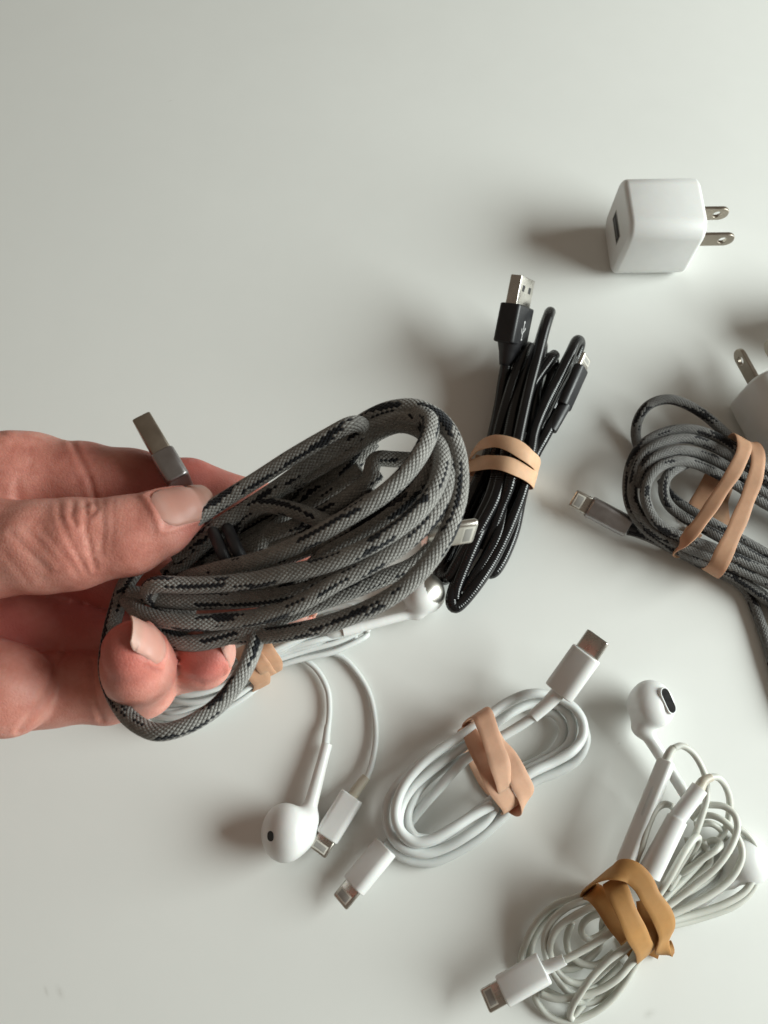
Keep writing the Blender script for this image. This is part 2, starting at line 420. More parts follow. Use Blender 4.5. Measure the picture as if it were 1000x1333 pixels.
def crease(poly, wpx, dep, hmin=0, hmax=99):
    global disp
    d = seg_dist(x, y, poly)
    dep *= .38; disp -= dep * np.exp(-(d / wpx) ** 2) * facing * (hgt_ok > hmin) * (hgt_ok < hmax)
    disp += .35 * dep * np.exp(-((d - 2.3 * wpx) / (1.2 * wpx)) ** 2) * facing * (hgt_ok > hmin) * (hgt_ok < hmax)
# thumb knuckle folds
TH0 = 12.1
for poly, w_, d_ in (([(76, 652), (76, 668), (84, 690), (96, 715), (112, 745)], 3.2, .045), ([(95, 652), (93, 672), (98, 682)], 3, .06),
                     ([(112, 655), (111, 690), (118, 718), (124, 740)], 3.2, .055), ([(122, 650), (126, 662), (118, 672), (113, 668)], 2.8, .06),
                     ([(134, 655), (134, 690), (131, 720)], 4, .03), ([(146, 655), (147, 690), (143, 715)], 3, .02),
                     ([(15, 695), (40, 722), (62, 742)], 4, .025), ([(55, 690), (80, 720), (102, 748)], 4, .025), ([(5, 720), (25, 745), (35, 758)], 4, .02),
                     ([(35, 690), (60, 716), (80, 735)], 4, .02)):
    crease(poly, w_, d_, 11.3)
# index joint fold, base fold
crease([(92, 572), (104, 598), (116, 622), (124, 648)], 3.6, .10, 9.5, 11.6)
crease([(-2, 560), (10, 585), (20, 612), (22, 650)], 5, .06, 9.5, 11.7)
crease([(40, 600), (30, 625), (26, 650)], 6, .03, 9.5, 11.7)
# pinky segment fold, palm/pinky fold
crease([(120, 862), (121, 890), (126, 915), (133, 938)], 3.5, .09, 8.5, 10.9)
crease([(84, 846), (70, 872), (58, 905), (34, 940), (24, 952)], 3.5, .10, 8.5, 12)
crease([(214, 862), (225, 872), (240, 882), (262, 890)], 3, .04, 9.5, 12)
bumpn = np.zeros(n)
for k in range(14):
    fr = rng.normal(size=3) * (1.6 + .25 * k); ph = rng.uniform(0, 6.28); bumpn += np.sin(X @ fr + ph) * .010 / (1 + .15 * k)
X = X + NR * (disp + bumpn)[:, None]
me2.vertices.foreach_set('co', ((X - base) * S).ravel())
flush = np.zeros(n)
for c, r_ in ((at(160, 840, 12), .75), (at(262, 862, 11), .6), (at(236, 672, 12), .55), (at(110, 790, 10), 1.3), (at(125, 630, 10.6), .6), (at(240, 640, 10.4), 1.3), (at(20, 830, 10), .9)):
    flush = np.maximum(flush, np.exp(-(np.linalg.norm(X - c, axis=1) / r_) ** 2))
a_ = me2.attributes.new("flush", 'FLOAT', 'POINT'); a_.data.foreach_set('value', (flush * .75).astype(np.float32))
me2.materials.clear(); me2.materials.append(M['skin']); me2.polygons.foreach_set('use_smooth', [True] * len(me2.polygons)); me2.update()
hand.location = Vector(base * S); tag(hand, "bare left hand with long pale nails holding the loose grey braided cable", "hand"); hand['_b'] = [float(q) for q in base]

def nail(center, tdir, ndir, length, half_ang, R, arch=.12, tipw=.92, free=.62):
    t = unit(tdir); nn = unit(np.asarray(ndir) - t * np.dot(ndir, t)); s_ = np.cross(t, nn)
    m = MB(); nu, nv = 18, 14; grids = []
    for off in (0.0, -.035):
        Gd = []
        for i in range(nu + 1):
            a = i / nu
            prof = (1 - max(0, (.28 - a) / .28) ** 2 * .55) * (1 - (1 - tipw) * a) * (1 - max(0, (a - .86) / .14) ** 2 * .25)
            for j in range(nv + 1):
                b = (2 * j / nv - 1) * half_ang * prof
                rad = R + off
                along = (a - .5) * length - (.10 * (b / half_ang) ** 2 * length if a > .8 else 0)
                Gd.append(center + t * along + nn * (rad * math.cos(b) - R - arch * (a - .45) ** 2 * length) + s_ * rad * math.sin(b))
        if off == 0.0:
            G = np.array(Gd); aa = np.repeat(np.arange(nu + 1) / nu, nv + 1)
            wgt = 1 - np.clip((aa - free) / .22, 0, 1); wgt = wgt * wgt * (3 - 2 * wgt); e = .02
            for _ in range(4):      # the bed part lies on the skin, the free edge leaves it
                f = hand_f(G) - .024; g = np.stack([(hand_f(G + d) - hand_f(G - d)) / (2 * e) for d in np.eye(3) * e], 1)
                stp = g * (f / np.maximum((g * g).sum(1), .3))[:, None]; L_ = np.linalg.norm(stp, axis=1)[:, None]
                G = G - stp * np.minimum(1, .3 / (L_ + 1e-9)) * wgt[:, None]
            Gd = list(G); G0 = G
        else: Gd = list(G0 - nn * .03)
        grids.append(Gd)
    # skin folds round the nail bed
    global X
    rel = X - center; al = rel @ t / length + .5; an = np.arctan2(rel @ s_, rel @ nn + R)
    ed = np.maximum((np.abs(an) - half_ang * .97) * R, -al * length); near = (np.linalg.norm(rel, axis=1) < length) & (rel @ nn > -R * .9) & (al < free + .05)
    X = X + NR * (near * (.034 * np.exp(-((ed - .05) / .055) ** 2) - .012 * (ed < -.05)))[:, None]
    me2.vertices.foreach_set('co', ((X - base) * S).ravel()); me2.update()
    n1 = (nu + 1) * (nv + 1); Vv = grids[0] + grids[1]; Fc = []; UV = []
    for i in range(nu):
        for j in range(nv):
            q = (i * (nv + 1) + j, i * (nv + 1) + j + 1, (i + 1) * (nv + 1) + j + 1, (i + 1) * (nv + 1) + j)
            uvq = ((i / nu, j / nv), (i / nu, (j + 1) / nv), ((i + 1) / nu, (j + 1) / nv), ((i + 1) / nu, j / nv))
            Fc.append(q); UV.append(uvq); Fc.append(tuple(n1 + k for k in q[::-1])); UV.append(uvq[::-1])
    rim = [j for j in range(nv + 1)] + [i * (nv + 1) + nv for i in range(1, nu + 1)] + [nu * (nv + 1) + j for j in range(nv - 1, -1, -1)] + [i * (nv + 1) for i in range(nu - 1, 0, -1)]
    for k in range(len(rim)):
        a, b = rim[k], rim[(k + 1) % len(rim)]; Fc.append((b, a, n1 + a, n1 + b))
        ua = (a // (nv + 1)) / nu; UV.append(((ua, 0),) * 4)
    m.add(Vv, Fc, UV); o = m.build("fingernail", M['nail'], hand, base, auto=60)
    return o
# nails are seated on the finger surface
def dirpx(p, q): return unit(at(*q) - at(*p))
def seat(px, py, lift=.03):
    d = unit(at(px, py, 0) - CAM); ts = np.arange(10, 26, .02); P = CAM + ts[:, None] * d; f = hand_f(P)
    k = int(np.argmax(f < 0)); p = P[k]; e = .02
    g = unit([(hand_f((p + v)[None]) - hand_f((p - v)[None]))[0] for v in np.eye(3) * e])
    return p + g * lift, g
pa, g0 = seat(208, 660, .0); pb, g1 = seat(256, 648, .0); t_ = unit(pb - pa)
nail((pa + pb) / 2 + unit(g0 + g1) * .05 + t_ * .12, t_, unit(g0 + g1 + np.array([0, .05, .4])), np.linalg.norm(pb - pa) * 1.55, .85, .56, tipw=1.0)
def tip_nail(j, t, n, length, half, fwd):
    c, r_ = J(*j); t = unit(t); n = unit(np.asarray(n, float) - t * np.dot(n, t)); nail(c + n * (r_ + .01) + t * fwd, t, n, length, half, r_ * .92, free=.40)
tip_nail((172, 848, 11.9, 40), (-.45, .25, .85), (.80, .34, .33), 1.02, .85, .10)
tip_nail((268, 850, 10.7, 37), (-.10, .50, .82), (.86, .20, .0), .95, .8, .12)
p, g = seat(394, 795, -.01); nail(p, dirpx((380, 800, 11), (412, 786, 11.1)), (0, .2, .95), .58, .9, .26)

# ------------------------------------------------------------------ cords and plugs
def cord(parent, paths, r, mat, name="cord", step=.05, n=14):
    m = MB(); u0 = 0
    for p in paths:
        C, u = spline(px_path(p), step); m.tube(C, u, r, n, u0); u0 += u[-1] + 1.37
    return m.build(name, mat, parent, B(parent), auto=None)

def frame(p0, p1, roll=0.0):
    az = unit(p1 - p0); ref = unit(CAM - p0)  # roll 0 turns the flat side to the viewer
    ay = unit(np.asarray(ref, float) - az * np.dot(ref, az)); ax = np.cross(ay, az)
    c, s = math.cos(roll), math.sin(roll)
    return ax * c + ay * s, ay * c - ax * s, az

def phone_plug(parent, a, b, roll=0, W=.80, T=.50, Lm=.66, bodymat=None, tail=None, tailmat=None, tail_r=.15, sq=.19, pad=True):
    """a = px,py,h of cord end of boot, b = where boot meets the metal"""
    A, Bp = at(*a), at(*b); ax, ay, az = frame(A, Bp, roll); Lb = np.linalg.norm(Bp - A); bs = B(parent)
    m = MB(); m.rbox(A, ax, ay, az, W, T, Lb, sq, 6, endr=.05)
    plug = m.build("plug", bodymat or M['white'], parent, bs)
    m = MB(); m.rbox(Bp - az * .05, ax, ay, az, .66, .17, Lm + .05, .08, 5, endr=.06); m.build("metal_tip", M['steel'], plug, bs)
    if pad:
        for sgn in (1, -1):
            o = Bp + az * (Lm * .38) + ay * (.085 * sgn) - ay * .01
            m = MB(); m.rbox(o, ax, ay, az, .50, .026, Lm * .50, .012, 2, endr=.008)
            m.build("contact_pad", M['gold'], plug, bs)
            m = MB(); m.rbox(o + az * .05, ax, ay, az, .40, .034, Lm * .50 - .10, .012, 2, endr=.004)
            m.build("contact_field", M['grey'], plug, bs)
    if tail:
        C, u = spline([A + az * .05] + px_path(tail)); rr = np.linspace(tail_r * 1.08, tail_r * .92, len(C))
        m = MB(); m.tube(C, u, rr, 16); m.build("strain_relief", tailmat or M['white'], plug, bs)
    return plug

def usb_plug(parent, a, b, roll, W, T, Lm, bodyW, bodyT, bodymat, shellmat, holes=True, sq=.12, tip_taper=1.0):
    A, Bp = at(*a), at(*b); ax, ay, az = frame(A, Bp, roll); Lb = np.linalg.norm(Bp - A); bs = B(parent)
    m = MB(); m.rbox(A, ax, ay, az, bodyW, bodyT, Lb, sq, 5, endr=.06); plug = m.build("usb_plug", bodymat, parent, bs)
    m = MB(); m.rbox(Bp - az * .06, ax, ay, az, W, T, Lm + .06, .05, 3, endr=.02); m.build("metal_shell", shellmat, plug, bs)
    m = MB(); m.rbox(Bp + az * (Lm - .002), ax, ay, az, W - .12, T - .12, .006, .03, 2, endr=.001); m.build("opening", M['hole'], plug, bs)
    if holes:
        for sx in (-.26, .26):
            for sy in (1, -1):
                m = MB(); m.rbox(Bp + az * (Lm * .48) + ax * sx * W / 1.2 + ay * sy * (T / 2 - .008), ax, ay, az, .20, .024, .22, .006, 2, endr=.002)
                m.build("shell_hole", M['hole'], plug, bs)
    return plug, A, Bp, ax, ay, az

def band(label, mat, strips, axis, wid, th=.05, group="rubber bands round the cables"):
    """strips: lists of (px,py,h[,width factor[,roll deg]]); axis: two px points along the cable the band is wrapped round"""
    b0 = at(*strips[0][0][:3]); b0[2] = 0
    AX = unit(at(*axis[1], 1) - at(*axis[0], 1)); m = MB()
    for st in strips:
        rows = [np.r_[at(*q[:3]), q[3] if len(q) > 3 else 1, q[4] if len(q) > 4 else 0] for q in st]
        R_, _ = spline(rows, .05); C = R_[:, :3]; T = np.gradient(C, axis=0); T /= np.linalg.norm(T, axis=1)[:, None]
        Wd = AX - T * (T @ AX)[:, None]; Wd /= np.linalg.norm(Wd, axis=1)[:, None] + 1e-9
        Nn = np.cross(T, Wd)
        cr, sr = np.cos(np.radians(R_[:, 4])), np.sin(np.radians(R_[:, 4]))
        W2 = Wd * cr[:, None] + Nn * sr[:, None]; N2 = Nn * cr[:, None] - Wd * sr[:, None]
        m.ribbon(C, W2, N2, wid * R_[:, 3] * (1 + .05 * np.sin(np.arange(len(C)) * .23)), th)
    o = m.build("rubber_band", mat, None, b0, auto=50); o.location = Vector(b0 * S); tag(o, label, "rubber band", group)
    return o

GC = "charging cables coiled on the table and in the hand"
# ---- braided cable held in the hand
held = thing("charging_cable", "loosely coiled grey braided cable with black flecks held up in the hand", "charging cable", at(300, 780, 10.8), GC)
H = 11.6
def hz(l, d=0.0): return [(a, b, H + c + d + max(0, a - 300) / 300 * 1.7) for a, b, c in l]   # the far end of the coil tips up
cord(held, [
    hz([(150, 800, -1.2), (160, 768, -.7), (178, 738, -.1), (205, 712, .3), (245, 682, .45), (290, 652, .5), (335, 624, .5), (380, 595, .5), (425, 569, .5), (456, 553, .45), (472, 556, .1), (466, 580, -.5), (440, 612, -.8), (400, 645, -.9), (340, 690, -1.0), (270, 730, -1.0)]),
    hz([(380, 640, -.7), (415, 603, -.5), (450, 566, -.2), (482, 543, 0), (515, 531, .1), (548, 532, .1), (576, 550, .1), (594, 583, .1), (599, 625, .1), (592, 668, .1), (572, 712, .1), (536, 756, .1), (493, 786, .1), (440, 808, .05), (385, 822, -.05), (330, 828, -.3), (270, 826, -.6), (215, 812, -.8)]),
    hz([(200, 770, -.9), (245, 752, -.3), (290, 740, .2), (340, 728, .55), (400, 703, .8), (450, 675, .9), (500, 643, .9), (534, 610, .8), (555, 576, .65), (560, 550, .4), (544, 538, .1), (516, 542, -.2), (488, 558, -.45), (460, 585, -.7), (425, 620, -.9), (380, 655, -1.0), (320, 690, -1.0), (260, 725, -1.0)]),
    hz([(250, 795, -1.0), (215, 788, -.5), (194, 772, .0), (205, 761, .4), (255, 762, .55), (320, 757, .7), (370, 747, .75), (420, 736, .75), (470, 716, .75), (515, 690, .7), (550, 660, .6), (571, 625, .5), (575, 592, .3), (562, 562, .0), (535, 552, -.3), (503, 558, -.55), (470, 580, -.8), (440, 612, -1.0), (400, 655, -1.1), (340, 700, -1.1), (280, 740, -1.1)]),
    hz([(165, 780, -.6), (188, 800, -.2), (240, 810, .15), (295, 808, .3), (345, 801, .4), (395, 783, .5), (440, 757, .55), (490, 731, .5), (533, 702, .4), (567, 665, .3), (584, 622, .2), (583, 578, .0), (562, 549, -.3), (525, 546, -.6), (484, 570, -.9), (450, 622, -1.1), (400, 668, -1.2), (330, 715, -1.2)]),
    hz([(170, 772, -.5), (230, 783, -.1), (305, 782, .05), (376, 774, .1), (430, 755, .1), (480, 728, .1), (530, 690, 0), (563, 645, -.1), (571, 600, -.3), (558, 566, -.6), (530, 550, -.9), (490, 564, -1.0), (450, 600, -1.1)]),
    hz([(195, 815, -.8), (222, 832, -.5), (256, 837, -.3), (305, 826, -.2), (345, 811, -.2), (390, 794, -.2), (440, 776, -.3), (500, 752, -.5), (540, 735, -.6), (566, 708, -.7), (580, 670, -.8)]),
    hz([(350, 790, -.9), (338, 815, -.4), (328, 850, -.1), (310, 886, .0), (282, 920, .0), (242, 945, .0), (203, 953, -.1), (170, 936, -.4), (150, 908, -.8), (139, 875, -1.0), (141, 840, -1.0), (150, 800, -.9), (162, 765, -.6), (180, 738, -.3)]),
    hz([(296, 702, -.7), (312, 676, -.3), (340, 659, -.1), (370, 661, -.1), (405, 672, -.1), (445, 690, -.3)]),
    hz([(290, 748, -.9), (330, 718, -.6), (352, 692, -.6), (380, 665, -.8)]),
    hz([(260, 745, -1.1), (300, 715, -.9), (360, 680, -.9), (420, 650, -.8), (470, 610, -.7)]),
    hz([(478, 640, -.9), (483, 615, -.5), (490, 598, -.5), (515, 598, -.7), (555, 600, -.8)]),
    hz([(225, 745, -.6), (260, 712, -.4), (310, 675, -.4), (360, 640, -.4), (410, 612, -.3), (455, 585, -.2), (490, 561, -.1), (525, 553, -.1), (553, 565, -.2), (557, 590, -.3), (540, 618, -.4), (500, 645, -.5)]),
    hz([(215, 750, -.9), (250, 722, -.8), (300, 688, -.8), (350, 652, -.8), (400, 622, -.7), (445, 588, -.5), (490, 556, -.4), (530, 548, -.3), (560, 560, -.3), (575, 590, -.3)]),
    hz([(210, 765, -1.2), (260, 735, -1.2), (320, 703, -1.2), (370, 676, -1.2), (420, 640, -1.1), (460, 602, -1.0), (486, 574, -.9)]),
    hz([(235, 765, -.7), (290, 750, -.6), (330, 738, -.5), (380, 722, -.4), (430, 700, -.3), (480, 668, -.3), (520, 636, -.3), (545, 605, -.4)]),
    hz([(250, 770, -.7), (330, 770, -.6), (400, 755, -.5), (460, 732, -.5), (515, 700, -.5), (550, 668, -.6)]),
    hz([(300, 775, -.5), (370, 765, -.4), (425, 722, -.3), (475, 694, -.3), (520, 662, -.3), (551, 628, -.3), (565, 592, -.4), (557, 562, -.5), (530, 552, -.6)]),
    hz([(230, 730, -.5), (270, 695, -.2), (320, 662, -.1), (365, 632, -.05), (410, 600, -.05), (450, 577, -.05), (485, 556, .0), (520, 543, .05), (550, 545, .05)]),
    hz([(300, 720, -.7), (345, 700, -.6), (395, 680, -.5), (440, 655, -.5), (475, 630, -.5), (492, 616, -.6)]),
    hz([(270, 735, -.9), (320, 722, -.8), (380, 700, -.7), (440, 676, -.6), (490, 645, -.6)]),
    hz([(330, 700, -1.3), (370, 668, -1.3), (410, 634, -1.3), (440, 606, -1.2), (470, 585, -1.1)]),
    hz([(215, 620, -.6), (230, 645, -1.0), (240, 690, -1.3), (235, 720, -1.3)]),
], .168, M['braid'], n=16)
m = MB()
for p in ([(274, 682, H - .4), (281, 700, H + .1), (291, 722, H + .2), (302, 742, H - .3)], [(291, 676, H - .4), (300, 697, H + .15), (310, 718, H + .2), (322, 738, H - .3)]):
    C, u = spline(px_path(p)); m.tube(C, u, .125, 12)
m.build("shaded_wrap", M['shadewrap'], held, B(held))  # two short cord wraps, their shade put into the dark colour
usb_plug(held, (237, 634, 11.35), (215, 597, 11.45), math.radians(92), 1.2, .40, .86, 1.26, .50, M['bluesteel'], M['bronze'], holes=False)
phone_plug(held, (552, 700, 12.5), (587, 695, 12.4), math.radians(54), .64, .32, .50, M['steel'])

# ---- black cable
blk = thing("charging_cable", "glossy black cable folded in long tight loops, below the left charger", "charging cable", at(655, 600, 0), GC)
cord(blk, [
    [(659, 475, 1.7), (655, 498, 1.3), (650, 530, 1.0), (640, 575, 1.0), (628, 612, 1.0), (606, 660, .8), (585, 710, .5), (572, 742, .35), (574, 753, .4), (583, 752, .6), (592, 740, .9), (606, 716, 1.1), (619, 696, 1.3), (633, 672, 1.5), (646, 645, 1.7), (655, 610, 1.8), (662, 570, 1.8), (670, 530, 1.7), (682, 490, 1.6), (690, 465, 1.5), (698, 452, 1.2), (702, 462, .9), (694, 490, .7), (683, 530, .6), (668, 575, .6), (655, 610, .6), (645, 650, .6), (630, 690, .6), (611, 725, .6), (597, 752, .8), (588, 778, .9), (591, 790, .9), (601, 785, .9), (621, 761, 1.0), (640, 732, 1.0), (658, 696, 1.2), (672, 662, 1.4), (682, 632, 1.6), (689, 600, 1.7), (696, 560, 1.7), (711, 523, 1.7), (728, 490, 1.7), (743, 460, 1.7), (751, 444, 1.5), (755, 448, 1.1), (748, 468, .8), (736, 495, .6), (718, 532, .5), (702, 570, .4), (688, 610, .4), (678, 650, .4), (670, 688, .4), (659, 718, .4), (647, 740, .35), (638, 746, .3), (634, 738, .25), (645, 710, .25), (658, 675, .25), (668, 640, .3)],
    [(630, 715, .8), (640, 692, 1.1), (652, 660, 1.5), (664, 628, 1.9), (671, 590, 2.0), (678, 555, 2.0), (688, 510, 2.0), (699, 467, 2.1), (708, 432, 2.2), (714, 412, 2.1), (716, 407, 1.7), (710, 422, 1.3), (701, 452, 1.1), (690, 490, .9), (676, 540, .8), (660, 590, .8), (640, 640, .6), (620, 680, .5)],
    [(650, 690, .7), (668, 655, 1.1), (684, 620, 1.3), (697, 590, 1.4), (707, 572, 1.5), (718, 552, 1.5), (727, 536, 1.5)],
    [(642, 600, 1.0), (650, 560, 1.4), (661, 520, 1.6), (671, 488, 1.7), (682, 462, 1.7), (688, 452, 1.4), (684, 470, .9), (672, 505, .6), (657, 545, .4), (645, 590, .3), (622, 645, .3), (600, 690, .3), (582, 730, .3), (576, 748, .5), (586, 750, .8), (602, 722, 1.0), (622, 680, 1.2), (640, 640, 1.4), (650, 600, 1.6)],
    [(648, 640, 1.0), (630, 680, 1.3), (614, 716, 1.2), (602, 745, 1.0), (594, 768, .9), (592, 782, .9)],
    [(660, 640, 1.2), (650, 690, 1.2), (634, 724, 1.0), (617, 752, .9), (604, 772, .8)],
    [(655, 560, 1.0), (668, 515, 1.2), (684, 480, 1.3), (700, 455, 1.3), (706, 450, 1.0), (702, 480, .9), (696, 520, 1.0), (690, 560, 1.2)],
    [(700, 560, 1.0), (712, 530, 1.1), (724, 505, 1.2), (738, 480, 1.2), (746, 466, 1.0)],
    [(660, 590, 1.4), (675, 540, 1.5), (694, 500, 1.5), (715, 470, 1.5), (722, 462, 1.3)],
    [(640, 640, .25), (652, 600, .25), (668, 550, .25), (690, 500, .3), (706, 470, .5), (720, 468, .8), (718, 490, .6), (705, 530, .8), (690, 575, 1.0), (675, 625, .9), (660, 670, .7)],
], .212, M['black'], n=16)
pl, A, Bp, ax, ay, az = usb_plug(blk, (664, 448, 1.9), (674, 398, 2.6), math.radians(64), 1.2, .45, 1.0, 1.36, .82, M['blackpl'], M['steel'], sq=.14)
# moulded taper towards the cord, printed trident on the flat of the plug
m = MB(); C = np.array([A + az * .05, A - az * .25, A - az * .55, A - az * .8]); C, u = spline(C, .04)
m.tube(C, u, np.interp(np.linspace(0, 1, len(C)), [0, .4, 1], [.48, .36, .24]), 16); m.build("strain_relief", M['blackpl'], pl, B(blk))
for sg in (1, -1):
    m = MB(); o = A + az * .18 + ay * (sg * .415)
    def bar(p, q, w_=.035):
        a_, b_ = o + ax * p[0] + az * p[1], o + ax * q[0] + az * q[1]; d = unit(b_ - a_); s2 = np.cross(d, ay)
        m.rbox(a_, s2, ay, d, w_, .016, np.linalg.norm(b_ - a_), .006, 1, endr=.002)
    bar((0, .05), (0, .62)); bar((0, .2), (.13, .33)); bar((.13, .33), (.13, .42)); bar((0, .28), (-.13, .38)); bar((-.13, .38), (-.13, .47), .06); bar((0, .0), (0, .07), .09); bar((0, .62), (0, .70), .08)
    m.build("usb_symbol", M['whiteprint'], pl, B(blk))
phone_plug(blk, (734, 530, 1.5), (757, 479, 1.75), math.radians(58), .72, .40, .50, M['blackpl'], tail=[(726, 545, 1.55), (718, 560, 1.5)], tailmat=M['blackpl'], tail_r=.22)
band("light tan rubber band wound twice round the black cable", M['light'], [
    [(612, 596, .3, .5), (614, 592, .9, .6), (625, 580, 1.6, .8), (645, 574, 2.2, .9), (668, 580, 2.45), (690, 595, 2.3), (700, 606, 1.6), (698, 616, .6), (680, 616, .05), (645, 606, .05), (618, 600, .12)],
    [(606, 610, .1), (614, 606, 1.0), (632, 602, 1.9), (655, 603, 2.35), (676, 611, 2.3), (692, 621, 1.9), (697, 626, 1.2), (692, 628, .4), (670, 622, .05), (640, 615, .05), (612, 610, .1)],
], ((700, 450), (610, 750)), .56)

# ---- slate braided cable on the right
rt = thing("charging_cable", "dark grey braided cable coiled at the right edge, silver plug pointing left", "charging cable", at(900, 650, 0), GC)
cord(rt, [
    [(840, 600, .25), (829, 574, .3), (829, 553, .6), (838, 534, 1.0), (853, 523, 1.2), (873, 520, 1.3), (895, 527, 1.3), (918, 541, 1.3), (940, 560, 1.3), (965, 585, 1.2), (1000, 615, 1.0), (1060, 650, .8)],
    [(1060, 640, 1.3), (1000, 612, 1.5), (965, 590, 1.6), (930, 568, 1.6), (900, 559, 1.6), (868, 562, 1.5), (840, 576, 1.4), (823, 600, 1.3), (817, 632, 1.2), (822, 662, 1.1), (840, 688, 1.0), (868, 708, .9), (900, 724, .8), (930, 738, .7), (965, 756, .6), (1005, 786, .5), (1050, 820, .5), (1105, 838, .5), (1150, 822, .6), (1165, 775, .8), (1130, 705, 1.0), (1060, 655, 1.1)],
    [(1060, 655, 1.1), (1000, 625, 1.3), (962, 600, 1.4), (925, 580, 1.6), (893, 571, 1.7), (860, 577, 1.7), (838, 592, 1.6), (826, 618, 1.5), (824, 648, 1.3), (836, 675, 1.2), (858, 696, 1.1), (890, 711, 1.1), (930, 727, 1.0), (970, 745, .9), (1010, 765, .8), (1060, 790, .7), (1110, 805, .8), (1140, 785, .9), (1138, 745, .9), (1110, 705, .9), (1060, 672, .9)],
    [(1060, 672, .9), (1000, 645, 1.1), (955, 612, 1.3), (915, 592, 1.6), (885, 586, 1.8), (858, 593, 1.8), (840, 608, 1.7), (828, 634, 1.4)],
    [(1060, 685, .8), (1000, 658, 1.0), (960, 632, 1.2), (925, 612, 1.5), (895, 601, 1.8), (868, 603, 1.9), (848, 618, 1.9), (840, 640, 1.7), (845, 664, 1.5), (860, 684, 1.4), (890, 700, 1.3), (930, 714, 1.2), (970, 732, 1.1), (1010, 750, 1.0), (1060, 775, .9), (1095, 783, .9), (1118, 765, .9), (1110, 730, .8), (1060, 685, .8)],
    [(1000, 640, .6), (950, 612, .9), (915, 599, 1.3), (888, 606, 1.6), (869, 620, 1.7), (864, 638, 1.6), (870, 656, 1.4), (888, 672, 1.3), (920, 690, 1.2), (960, 712, 1.1), (1000, 735, 1.0), (1060, 765, 1.2), (1100, 770, 1.3), (1120, 735, 1.4), (1095, 675, 1.4), (1060, 640, 1.3)],
    [(862, 625, .4), (870, 642, .5), (895, 662, .6), (930, 682, .7), (965, 702, .7), (1000, 722, .7), (1060, 755, .6), (1095, 745, .5), (1090, 705, .5), (1050, 665, .55), (1000, 640, .6)],
    [(818, 690, .5), (832, 694, .5), (856, 704, .4), (890, 722, .3), (930, 742, .25), (960, 758, .25), (976, 775, .22), (988, 805, .2), (998, 835, .2), (1010, 875, .2), (1030, 930, .2), (1050, 955, .2), (1068, 940, .2), (1062, 895, .2), (1040, 850, .2), (1015, 800, .2), (990, 772, .2), (960, 752, .2)],
], .185, M['braid2'], n=16)
phone_plug(rt, (818, 686, .55), (767, 659, .75), math.radians(-6), .78, .5, .66, M['bluesteel'], tail=[(828, 690, .55)], tailmat=M['blackpl'], tail_r=.2)
band("tan rubber band stretched in two long straps across the right coil", M['tan'], [
    [(940, 690, .1), (938, 640, .15), (948, 600, .6), (957, 574, 1.4), (966, 570, 2.0, .9), (969, 584, 2.25, .85), (958, 610, 2.2, .8), (940, 638, 2.0, .75, 12), (920, 668, 1.9, .75, 20), (902, 692, 1.8, .75, 25), (890, 705, 1.6, .7, 45), (883, 713, 1.2, .55, 85), (878, 717, .8, .6, 70), (884, 716, .3, .8, 20), (905, 690, .1)],
    [(930, 680, .08), (950, 610, .25), (962, 577, 1.4), (973, 574, 1.9, .9), (986, 588, 2.0, .85), (985, 615, 2.0, .85), (974, 648, 1.9, .85), (959, 685, 1.8, .9), (945, 715, 1.7, .95), (934, 738, 1.4), (926, 746, .8), (924, 742, .2), (930, 715, .05)],
    [(940, 606, .9, 1, 10), (928, 622, .7), (915, 645, .5), (905, 665, .3), (900, 680, .15)],
], ((870, 610), (970, 668)), .60)

# ---- white charging cable, centre bottom
wc = thing("charging_cable", "white cable coiled in an oval with a wide reversible plug and a thin plug", "charging cable", at(630, 1010, 0), GC)
cord(wc, [
    [(725, 905, 1.5), (700, 928, 1.45), (675, 946, 1.3), (640, 967, 1.2), (605, 990, 1.1), (575, 1022, .9), (545, 1056, .5), (532, 1075, .25), (534, 1092, .2), (556, 1098, .2)],
    [(640, 1048, 1.1), (615, 1062, 1.2), (588, 1079, 1.3), (561, 1093, 1.3), (541, 1096, 1.3), (525, 1086, 1.3), (516, 1068, 1.3), (517, 1045, 1.3), (529, 1018, 1.3), (553, 991, 1.3), (580, 971, 1.3), (608, 953, 1.2), (638, 930, 1.1), (663, 913, 1.0), (690, 903, .9), (717, 905, .8), (742, 917, .8), (756, 933, .8), (760, 950, .8), (755, 966, .8), (742, 980, .9), (717, 994, .9), (690, 1007, 1.0), (660, 1028, 1.0), (640, 1042, .9), (606, 1068, .7), (574, 1090, .6), (545, 1098, .7), (527, 1090, .9), (519, 1072, 1.0), (523, 1048, 1.0), (536, 1026, 1.0), (555, 1008, 1.0), (582, 987, 1.0), (613, 965, 1.0), (645, 942, .8), (672, 924, .6), (697, 915, .5), (722, 917, .5), (740, 930, .5), (746, 948, .5), (741, 968, .5), (724, 983, .6), (700, 996, .7), (670, 1013, .8), (650, 1040, .8), (633, 1068, .7), (606, 1089, .7), (574, 1106, .6), (548, 1111, .6), (524, 1103, .6), (509, 1086, .6), (504, 1064, .6), (507, 1041, .6), (521, 1018, .6), (545, 995, .5), (575, 977, .4), (611, 960, .4)],
    [(615, 983, .7), (580, 998, .7), (553, 1019, .6), (539, 1038, .6), (531, 1058, .6), (532, 1076, .7), (542, 1090, .6), (562, 1092, .4)],
    [(640, 1000, .3), (683, 998, .3), (708, 986, .3), (725, 973, .3), (733, 956, .3), (731, 941, .3), (719, 928, .3), (700, 926, .25)],
    [(640, 1050, .3), (695, 1018, .3), (726, 1005, .3), (747, 993, .3), (759, 977, .35), (763, 958, .4), (756, 936, .4)],
    [(685, 1035, .2), (650, 1068, .2), (620, 1094, .2), (588, 1113, .2), (561, 1123, .2), (538, 1121, .2), (517, 1111, .3), (500, 1095, .35)],
], .155, M['whitecord'])
